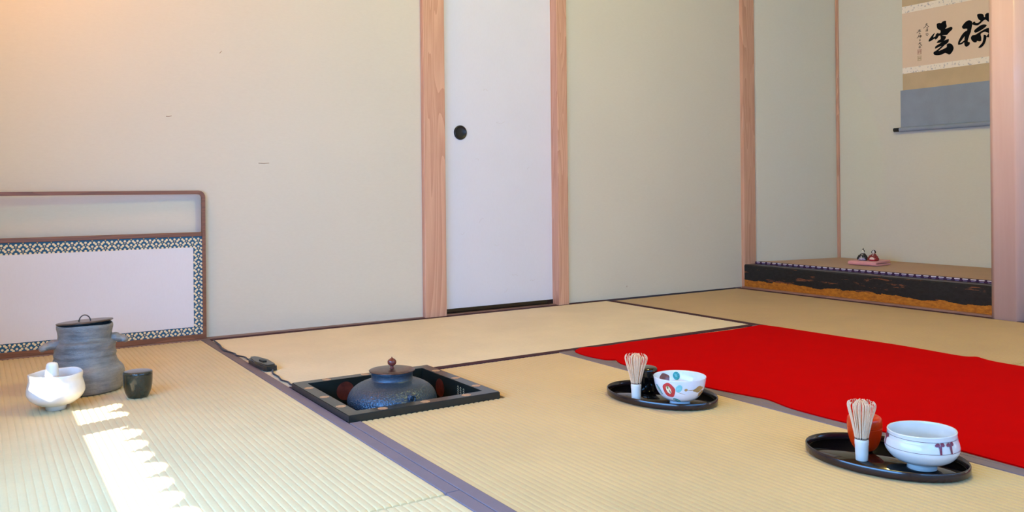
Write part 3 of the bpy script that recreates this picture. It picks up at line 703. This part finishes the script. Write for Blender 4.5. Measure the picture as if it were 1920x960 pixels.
def porcelain(name, c0, c1, rough=0.12, sc_=20):
    t = NT(name); n = t.noise(t.coord(), sc_, 4); t.base(t.ramp(n, [(0.3, c0), (0.7, c1)])).set(rough=rough, spec=0.5, coat=0.3); return t.m
PORC = porcelain('white_porcelain', lin(218, 222, 230), lin(232, 234, 238))
TEAL = m_plain('teal_glaze', lin(46, 150, 152), 0.2, 0.3, 130); TEALL = m_plain('pale_teal_glaze', lin(130, 200, 200), 0.2, 0.15, 130)
REDG = m_plain('red_flower_glaze', lin(204, 62, 62), 0.2, 0.2, 130); BROWNG = m_plain('brown_glaze', lin(120, 66, 52), 0.2, 0.3, 100)
CREAM = m_plain('cream_glaze', lin(240, 232, 196), 0.2, 0.05); OLIVE = m_plain('olive_glaze', lin(130, 128, 70), 0.3, 0.2); OCH = m_plain('ochre_glaze', lin(176, 138, 84), 0.3, 0.15)
# flower bowl
p1 = [(0.0, 0.004), (0.020, 0.004), (0.0225, 0.0), (0.0258, 0.0), (0.0255, 0.0095), (0.0270, 0.0115)]+smooth_prof([(0.036, 0.0145), (0.048, 0.023), (0.0575, 0.037), (0.0630, 0.053), (0.0660, 0.0715)], 6)+[(0.0655, 0.0724), (0.0645, 0.0715)]
inn = smooth_prof([(0.0645, 0.0715), (0.0612, 0.053), (0.0555, 0.038), (0.045, 0.0245), (0.025, 0.0165), (0.0, 0.0145)], 6)
bo = thing('tea_bowl', 'white porcelain tea bowl painted with a red flower and teal leaves', 'tea bowl', (0.7548, -1.716, 0.006), 0)
bm = B(); lathe(bm, p1+inn[1:], 96)
va_ = math.atan2(-3.2859+1.716, -0.7515-0.7548); D = math.radians
outer = p1; inner_p = inn
def dO(deg, z, pts, mi): decal(bm, outer[3:], va_+D(deg), z, pts, mi)
def dI(deg, z, pts, mi): decal(bm, inner_p, va_+PI+D(deg), z, pts, mi, inner=True)
dO(-26, 0.047, ell(0.0165, 0.0190, 0.25, 30, wav=0.04), 3)
decal(bm, outer[3:], va_+D(-26), 0.048, ell(0.0062, 0.0105, 0.35, 16), 5, 0.0006)
decal(bm, outer[3:], va_+D(-28), 0.054, ell(0.0026, 0.0042, 0.2, 12, wav=0.25), 6, 0.0008)
decal(bm, outer[3:], va_+D(-23), 0.044, ell(0.0012, 0.0060, 0.35, 10), 4, 0.0009)
dO(-57, 0.044, ell(0.0050, 0.0140, 0.55), 1); dO(-2, 0.053, ell(0.0075, 0.0105, -0.5), 2); dO(-9, 0.020, ell(0.0095, 0.0048, -0.5), 1)
decal(bm, outer[3:], va_+D(-57), 0.044, ell(0.0008, 0.0125, 0.55, 10), 5, 0.0006); decal(bm, outer[3:], va_+D(-9), 0.020, ell(0.0085, 0.0007, -0.5, 10), 5, 0.0006)
dO(14, 0.050, ell(0.0042, 0.0034), 7); dO(48, 0.049, ell(0.0165, 0.0075, 0.1, 24, wav=0.14, nw=4), 7); dO(62, 0.036, ell(0.010, 0.008, 0.3, 24, wav=0.12), 7)
dO(26, 0.049, ell(0.009, 0.0009, 0.05, 10), 7); dO(3, 0.041, ell(0.012, 0.0006, -0.3, 10), 7)
dI(40, 0.054, ell(0.0165, 0.0125, 0.2, 24, wav=0.06), 4); dI(8, 0.058, ell(0.0090, 0.0105, -0.3), 1); dI(7, 0.061, ell(0.0075, 0.0045, -0.3), 2)
obj('bowl', bm, [PORC, TEAL, TEALL, REDG, BROWNG, CREAM, OLIVE, OCH], bo)
# pale bowl
CELA = porcelain('pale_glaze', lin(212, 214, 210), lin(226, 226, 222), 0.22)
LINE = m_plain('brown_line_glaze', lin(120, 96, 92), 0.3); PLUM = m_plain('plum_glaze', lin(122, 40, 66), 0.3, 0.25, 200)
p2 = [(0.0, 0.003), (0.024, 0.003), (0.0265, 0.0), (0.0300, 0.0), (0.0288, 0.0095), (0.0310, 0.0112)]+smooth_prof([(0.044, 0.0135), (0.060, 0.0215), (0.0708, 0.0335), (0.0738, 0.0430), (0.0722, 0.0530), (0.0690, 0.0620), (0.0682, 0.0680), (0.0688, 0.0730)], 6)+[(0.0680, 0.0748), (0.0660, 0.0742)]
in2 = smooth_prof([(0.0660, 0.0742), (0.0648, 0.0660), (0.0672, 0.052), (0.0690, 0.043), (0.064, 0.031), (0.045, 0.0195), (0.022, 0.0155), (0.0, 0.015)], 5)
sc2 = lambda P: [(r*0.905, z) for r, z in P]; p2 = sc2(p2); in2 = sc2(in2)
bo = thing('tea_bowl', 'wide pale glazed tea bowl with thin brown lines and small plum marks', 'tea bowl', (0.7966, -2.3372, 0.006), 0)
bm = B(); lathe(bm, p2+in2[1:], 96, wob=lambda r, z, a: (r*(1+0.008*math.cos(2*a+0.4)), z+(0.0016*math.cos(a+0.9) if z > 0.06 else 0)))
va_ = math.atan2(-3.2859+2.3372, -0.7515-0.7966); pp = p2[3:]
band(bm, pp, 0.0445, 0.0008, 1, 0.0007); band(bm, pp, 0.0655, 0.0008, 1, 0.0007)
def fork(deg, z):
    for pts in (ell(0.0048, 0.0032, 0.35, 14, -0.0052, 0.0066), ell(0.0044, 0.0036, -0.5, 14, 0.0050, 0.0072)): decal(bm, pp, va_+D(deg), z, pts, 2, 0.0009)
    decal(bm, pp, va_+D(deg), z, [(-0.0018, -0.0105), (0.0016, -0.0105), (0.0030, 0.003), (0.0045, 0.008), (0.0, 0.005), (-0.0045, 0.007), (-0.0026, 0.001)], 2, 0.0010)
fork(29, 0.0548); fork(49, 0.0548); fork(-74, 0.0548)
obj('bowl', bm, [CELA, LINE, PLUM], bo)

# white bowl with whisk, in the sun
SHINO = porcelain('milky_white_glaze', lin(222, 218, 214), lin(238, 234, 230), 0.2, 30)
p3 = [(0.0, 0.004), (0.018, 0.004), (0.021, 0.0), (0.0255, 0.0), (0.0275, 0.010), (0.031, 0.0125)]+smooth_prof([(0.044, 0.0155), (0.062, 0.0265), (0.0718, 0.0400), (0.0732, 0.0500), (0.0708, 0.0640), (0.0672, 0.0770), (0.0685, 0.0890), (0.0680, 0.0935)], 5)+[(0.0655, 0.0945), (0.0635, 0.0910)]+smooth_prof([(0.062, 0.077), (0.064, 0.055), (0.060, 0.038), (0.045, 0.022), (0.02, 0.0165), (0.0, 0.016)], 4)
p3 = [(r*0.93, z) for r, z in p3]
bo = thing('tea_bowl', 'milky white wavy-rimmed tea bowl in the sunlight before the water jar', 'tea bowl', (-0.5753, -0.8193, 0.0), 0.3)
bm = B(); lathe(bm, p3, 96, wob=lambda r, z, a: (r*(1+(0.008*math.sin(3*a+1)+0.004*math.sin(5*a+z*60))*min(1, z/0.03)), z+(0.0014*math.sin(2*a+0.6)+0.0010*math.sin(5*a))*max(0, (z-0.05)/0.045)))
t_ = SHINO.node_tree
obj('bowl', bm, SHINO, bo)
whisk('bamboo whisk standing upside down in the milky white bowl, grip upwards', (-0.583, -0.826, 0.1235), (PI-0.08, 0.08, 0.3), (1.18, 1.18, 0.88), seed=12, loose=0.5, dome=True)

# black tea container beside the jar
t = NT('dark_olive_glaze'); n = t.noise(t.coord(), 40, 4); t.base(t.ramp(n, [(0.3, lin(22, 28, 22)), (0.7, lin(46, 52, 42))])).set(rough=0.14, spec=0.5, coat=0.4)
caddy('dark glossy tea caddy standing right of the water jar on the left mat', (-0.3765, -0.8007, 0.0),
      [(0.0, 0.0), (0.022, 0.0), (0.0275, 0.004), (0.0335, 0.018), (0.0365, 0.036), (0.0375, 0.056), (0.0373, 0.0665), (0.0358, 0.0695), (0.030, 0.0710), (0.012, 0.0718), (0.0, 0.0720)], t.m, 0.0640)

# water jar
t = NT('ash_grey_stoneware'); v = t.coord(); n1 = t.noise(v, 9, 5, 0.6); n2 = t.noise(t.coord((1, 1, 5)), 26, 5, 0.7); n3 = t.noise(v, 240, 3)
t.base(t.mix(0.5, t.ramp(n1, [(0.3, lin(92, 92, 92)), (0.5, lin(132, 130, 130)), (0.68, lin(174, 164, 148))]), t.ramp(n2, [(0.35, lin(84, 86, 92)), (0.7, lin(150, 148, 144))]))).set(rough=0.33, spec=0.5)
t.bump(t.math('ADD', n3, t.math('MULTIPLY', n2, 2.0)), 0.5, 0.003)
STONE = t.m
jr = thing('water_jar', 'grey stoneware water jar with two ear lugs and a thin dark lid', 'jar', (-0.487, -0.622, 0.0))
bm = B()
jp = smooth_prof([(0.096, 0.0), (0.108, 0.004), (0.1125, 0.022), (0.1125, 0.048), (0.108, 0.062), (0.098, 0.070), (0.0915, 0.080), (0.0885, 0.090), (0.0865, 0.096), (0.0880, 0.104), (0.0860, 0.112), (0.0865, 0.122), (0.0885, 0.131), (0.0860, 0.139), (0.0785, 0.1445), (0.0760, 0.152), (0.0770, 0.165), (0.0800, 0.178), (0.0795, 0.1865), (0.0765, 0.1880), (0.0735, 0.184)], 3)+[(0.071, 0.15), (0.08, 0.10), (0.09, 0.02), (0.0, 0.012)]
lathe(bm, [(r*0.905, z) for r, z in jp], 96,
      wob=lambda r, z, a: (r*(1+0.010*math.sin(2*a+z*20)+0.006*math.sin(7*a+z*90)+0.004*math.sin(13*a-z*150)), z+0.0015*math.sin(3*a)*(z > 0.05)), cap=True)
obj('body', bm, STONE, jr)
for s_ in (-1, 1):
    bm = B(); a = D(188) if s_ < 0 else D(-12)
    c, s = math.cos(a), math.sin(a)
    zc = 0.134 if s_ < 0 else 0.141
    e_ = 0.0 if s_ < 0 else -0.005
    Q = smooth_prof([(0.064, 0.002), (0.080, 0.003), (0.092+e_, 0.001), (0.100+e_, -0.001), (0.105+e_, -0.005), (0.106+e_, -0.009)], 4)
    tube(bm, [(x, 0, z) for x, z in Q], lambda u: 0.0130-0.003*u+0.0012*math.sin(u*9), 20)
    for v in bm.verts:
        v.co.y *= 1.25
        v.co.z = v.co.z+0.0008*math.sin(v.co.x*400+v.co.y*300)
    e1 = max(v.co.x for v in bm.verts); blob(bm, (e1-0.0085, 0, -0.0065), 0.0088, 0.95, 1.3, 0.9, 16)
    bmesh.ops.transform(bm, matrix=Matrix.Translation((0, 0, zc)) @ Matrix.Rotation(a, 4, 'Z'), verts=bm.verts)
    obj('ear_lug', bm, STONE, jr, smooth=True)
bm = B(); lathe(bm, [(0.0, 0.188), (0.063, 0.188), (0.0722, 0.1890), (0.0735, 0.1908), (0.0722, 0.1922), (0.05, 0.1935), (0.0, 0.194)], 64, wob=lambda r, z, a: (r, z+(0.0030*math.cos(a)-0.0045*math.sin(a)+0.0025)*r/0.073))
t = NT('dark_jar_lid'); n = t.noise(t.coord(), 40, 3); t.base(t.ramp(n, [(0.3, lin(56, 46, 42)), (0.7, lin(80, 66, 58))])).set(rough=0.3, spec=0.5, coat=0.2)
ld = obj('lid', bm, t.m, jr, 'thin dark lid')
bm = B(); tube(bm, [(0.0155*math.cos(PI*k/16)*0.95, -0.0155*math.cos(PI*k/16)*0.2, 0.192+0.0195*math.sin(PI*k/16)) for k in range(17)], 0.0017, 8); obj('loop_handle', bm, t.m, ld)

# ------------------------------------------------------------------ alcove: scroll, cloth, dolls
XS = 3.5535
scr = thing('hanging_scroll', 'hanging scroll with large black brush calligraphy on the alcove wall', 'scroll', (XS, -0.86, 0.86))
def sbox(name, y0, y1, z0, z1, d0, d1, m, label=None):
    bm = B(); addbox(bm, XS-d1, XS-d0, y1, y0, z0, z1); return ch(obj(name, bm, m, None, label), scr)
KHA = m_cloth('khaki_mounting', lin(204, 182, 152), 500, sheen=0)
sbox('mounting_cloth', -0.559, -1.175, 1.083, 1.86, -0.002, 0.0015, KHA, 'khaki brown mounting cloth')
sbox('lower_cloth', -0.545, -1.190, 0.868, 1.083, -0.002, 0.0018, m_cloth('grey_blue_cloth', lin(146, 158, 180), 500, sheen=0), 'grey-blue lower cloth')
t = NT('white_brocade_strip'); n = t.noise(t.coord(), 60, 3, 0.6); t.base(t.ramp(n, [(0.36, lin(196, 190, 198)), (0.44, lin(250, 240, 232))])).set(rough=0.8)
sbox('white_strip', -0.559, -1.175, 1.503, 1.540, 0.0012, 0.0030, t.m, 'white figured strip above the calligraphy')
sbox('white_strip', -0.559, -1.175, 1.173, 1.205, 0.0012, 0.0030, t.m, 'white figured strip below the calligraphy')
pa = sbox('paper', -0.559, -1.175, 1.205, 1.503, 0.0012, 0.0028, m_paper('aged_paper', lin(236, 212, 194)), 'aged tan paper')
bm = B(); bmesh.ops.create_cone(bm, cap_ends=True, segments=24, radius1=0.0125, radius2=0.0125, depth=0.645)
bmesh.ops.rotate(bm, verts=bm.verts, cent=(0, 0, 0), matrix=Matrix.Rotation(PI/2, 3, 'X')); bmesh.ops.translate(bm, verts=bm.verts, vec=(XS-0.010, -0.8675, 0.868))
ch(obj('roller', bm, bpy.data.materials['grey_blue_cloth']), scr)
for y in (-0.5285, -1.2065):
    bm = B(); bmesh.ops.create_cone(bm, cap_ends=True, segments=24, radius1=0.0118, radius2=0.0118, depth=0.035)
    bmesh.ops.rotate(bm, verts=bm.verts, cent=(0, 0, 0), matrix=Matrix.Rotation(PI/2, 3, 'X')); bmesh.ops.translate(bm, verts=bm.verts, vec=(XS-0.010, y, 0.868))
    ch(obj('roller_knob', bm, BLACKLAC, None, 'black roller end'), scr)
INKM = m_plain('black_ink', lin(16, 18, 22), 0.9, spec=0.1); INKS = m_plain('brown_black_ink', lin(58, 38, 30), 0.7); SEAL1 = m_plain('faded_red_seal', lin(168, 112, 92), 0.8, 0.25, 300); SEAL2 = m_plain('pale_seal', lin(182, 158, 124), 0.8, 0.2, 300)
bm = B()
for i, st in enumerate(INK):
    st = smooth_prof(st+[st[0]], 2)[:-1]
    vs = [Vector((XS-0.0030-0.00012*i, y, z)) for y, z in st]
    bv = [bm.verts.new(v) for v in vs]
    for tri in tessellate_polygon([vs]):
        bm.faces.new([bv[k] for k in tri])
ch(obj('calligraphy', bm, INKM, None, 'two large black brushed characters'), scr)
bm = B()
for st in SMALL:
    tube(bm, [(XS-0.0029, y, z) for y, z in st], lambda u: 0.0016, 5)
for v in bm.verts: v.co.x = XS-0.0028+(v.co.x-XS+0.0029)*0.15
ch(obj('small_inscription', bm, INKS), scr)
for q, m in zip(SEALS, (SEAL1, SEAL2)):
    (a, b), (c, d) = q; bm = B(); w_ = 0.0018
    for y0, y1, z0, z1 in ((c, a, d, d+w_), (c, a, b-w_, b), (c, c+w_, d, b), (a-w_, a, d, b), (c+.006, c+.0085, d+.003, b-.003), (c+.003, a-.003, d+.011, d+.0135), (a-.007, a-.005, d+.004, b-.005), (c+.003, a-.004, b-.009, b-.007)): addbox(bm, XS-0.0031, XS-0.0027, y0, y1, z0, z1)
    ch(obj('seal', bm, m), scr)
# folded pink cloth
PINK = m_cloth('pink_cloth', lin(226, 158, 164), 500, sheen=0.2)
bm = B()
path = smooth_prof([(-0.085, 0.0058), (0.0, 0.0058), (0.070, 0.0060), (0.0800, 0.0130), (0.070, 0.0195), (0.0, 0.0200), (-0.045, 0.0205), (-0.083, 0.0235)], 7)
th = 0.0054
for seg_ in range(1):
    L_, U_ = [], []
    for i, (y, z) in enumerate(path):
        a = Vector(path[max(i-1, 0)]); b = Vector(path[min(i+1, len(path)-1)]); d = (b-a).normalized(); nrm = Vector((-d.y, d.x))
        L_.append(Vector((y, z))-nrm*th); U_.append(Vector((y, z))+nrm*th)
    V = []
    for x in (-0.088, -0.085, 0.085, 0.088):
        k = 0.75 if abs(x) > 0.086 else 1.0
        V.append(([bm.verts.new((x, (l_.x), l_.y if k == 1 else l_.y+(u_.y-l_.y)*.15)) for l_, u_ in zip(L_, U_)], [bm.verts.new((x, u_.x, u_.y if k == 1 else u_.y-(u_.y-l_.y)*.15)) for l_, u_ in zip(L_, U_)]))
    n = len(path)
    for (l0, u0), (l1, u1) in zip(V, V[1:]):
        for i in range(n-1):
            for A, Bq in ((l0, l1), (u0, u1)):
                f = bm.faces.new((A[i], A[i+1], Bq[i+1], Bq[i])); f.smooth = True
        bm.faces.new((l0[0], u0[0], u1[0], l1[0])); bm.faces.new((l0[-1], u0[-1], u1[-1], l1[-1]))
    for l0, u0 in (V[0], V[-1]):
        for i in range(n-1): bm.faces.new((l0[i], l0[i+1], u0[i+1], u0[i]))
pc = obj('folded_cloth', bm, PINK); pc.location = (3.245, -0.552, 0.1424); pc.rotation_euler = (0, 0, PI/2+0.10); pc.scale = (0.88, 0.88, 0.9)
tag(pc, 'folded pink cloth lying on the alcove mat under the two dolls', 'cloth')
SKIN = m_plain('white_doll_face', lin(240, 236, 230), 0.4, 0.02); HAIR = m_plain('doll_hair', lin(16, 16, 20), 0.4)
def doll(label, loc, rz, robe, robe2, lap, female):
    t = thing('seated_doll', label, 'doll', loc, rz, 'pair of small seated dolls on the pink cloth')
    bm = B(); lathe(bm, smooth_prof([(0.021, 0.0), (0.0225, 0.006), (0.020, 0.016), (0.0175, 0.026), (0.013, 0.0345), (0.006, 0.0385), (0.0, 0.039)], 4), 32, 0.85, 1.0, mi=0)
    for s_ in (-1, 1):   # sleeves spread to the sides and forward
        blob(bm, (-0.006, s_*0.0165, 0.016), 0.011, 0.95, 0.75, 1.25, 16, 0)
        prism(bm, [(-0.018, 0.004), (-0.002, 0.0015), (0.004, 0.013), (-0.008, 0.018)], 0.020 if s_ > 0 else -0.027, 0.027 if s_ > 0 else -0.020, 0, tf=lambda x, z, y: (x, y, z+0.001))
    obj('robe', bm, robe, t)
    bm = B()
    blob(bm, (-0.016, 0, 0.006), 0.014, 0.9, 1.45, 0.42, 16)
    obj('lap_robe', bm, lap, t)
    bm = B(); tube(bm, [(-0.012, 0.016, 0.013), (-0.0215, 0.007, 0.0135), (-0.023, 0.0, 0.0135), (-0.0215, -0.007, 0.0135), (-0.012, -0.016, 0.013)], 0.0022, 8); obj('sleeve_lining', bm, robe2, t)
    bm = B(); tube(bm, [(-0.011, 0.005, 0.0365), (-0.0135, 0.0, 0.029), (-0.011, -0.005, 0.0365)], 0.0013, 6); obj('collar', bm, SKIN, t)
    bm = B(); blob(bm, (-0.003, 0, 0.0465), 0.0080, 0.88, 0.82, 1.18, 20); blob(bm, (-0.0100, 0, 0.0462), 0.0012, 1, 0.8, 1.2, 8); blob(bm, (-0.002, 0, 0.039), 0.004, 1, 1, 1.2, 10)
    hd = obj('head', bm, SKIN, t, 'white painted face')
    bm = B()
    for s_ in (-1, 1): blob(bm, (-0.0096, s_*0.0027, 0.0480), 0.0009, 0.6, 1.4, 0.5, 8)
    blob(bm, (0.0012, 0, 0.0490), 0.0084, 0.86, 0.98 if not female else 1.28, 1.05, 16)
    if female:
        for s_ in (-1, 1): blob(bm, (0.000, s_*0.0082, 0.0460), 0.0050, 0.9, 0.8, 1.2, 12)
        blob(bm, (0.008, 0, 0.030), 0.0065, 0.7, 0.8, 2.6, 12)
    else:
        blob(bm, (0.003, 0, 0.0590), 0.0036, 0.8, 0.8, 1.3, 10); tube(bm, [(0.004, 0, 0.060), (0.0062, 0, 0.0655)], 0.0013, 8)
    obj('hair', bm, HAIR, hd)
    bm = B()
    for s_ in (-1, 1): blob(bm, (-0.0235, s_*0.0028, 0.0145), 0.0026, 1, 1, 1, 10)
    obj('hands', bm, SKIN, t)
    bm = B()
    if female:
        n = 9; prism(bm, [(0, 0)]+[(0.013*math.cos(PI*k/(n-1)), 0.013*math.sin(PI*k/(n-1))) for k in range(n)], -0.0005, 0.0005, tf=lambda x, z, y: (-0.0268+y, x, z+0.009)); obj('fan', bm, m_plain('doll_fan', lin(236, 214, 206), 0.5), t)
    else:
        prism(bm, [(-0.0014, -0.004), (0.0014, -0.004), (0.0022, 0.014), (-0.0022, 0.014)], -0.0005, 0.0005, tf=lambda x, z, y: (-0.0268+y, x, z+0.012)); obj('paddle', bm, m_plain('doll_paddle', lin(230, 226, 220), 0.5), t)
    return t
fz = 0.1424+0.0232
doll('small seated doll in a black robe, left of the pair on the pink cloth', (3.222, -0.532, fz), 0.25, m_plain('black_robe', lin(22, 22, 30), 0.5, 0.3, 300), m_plain('white_lining', lin(230, 226, 236), 0.5), m_plain('lilac_trousers', lin(150, 150, 196), 0.5, 0.3, 200), False)
doll('small seated doll in a red robe, right of the pair on the pink cloth', (3.232, -0.588, fz), 0.25, m_plain('red_robe', lin(134, 36, 34), 0.5, 0.35, 300), m_plain('pink_lining', lin(226, 170, 166), 0.5), m_plain('crimson_skirt', lin(170, 30, 58), 0.5, 0.2, 200), True)
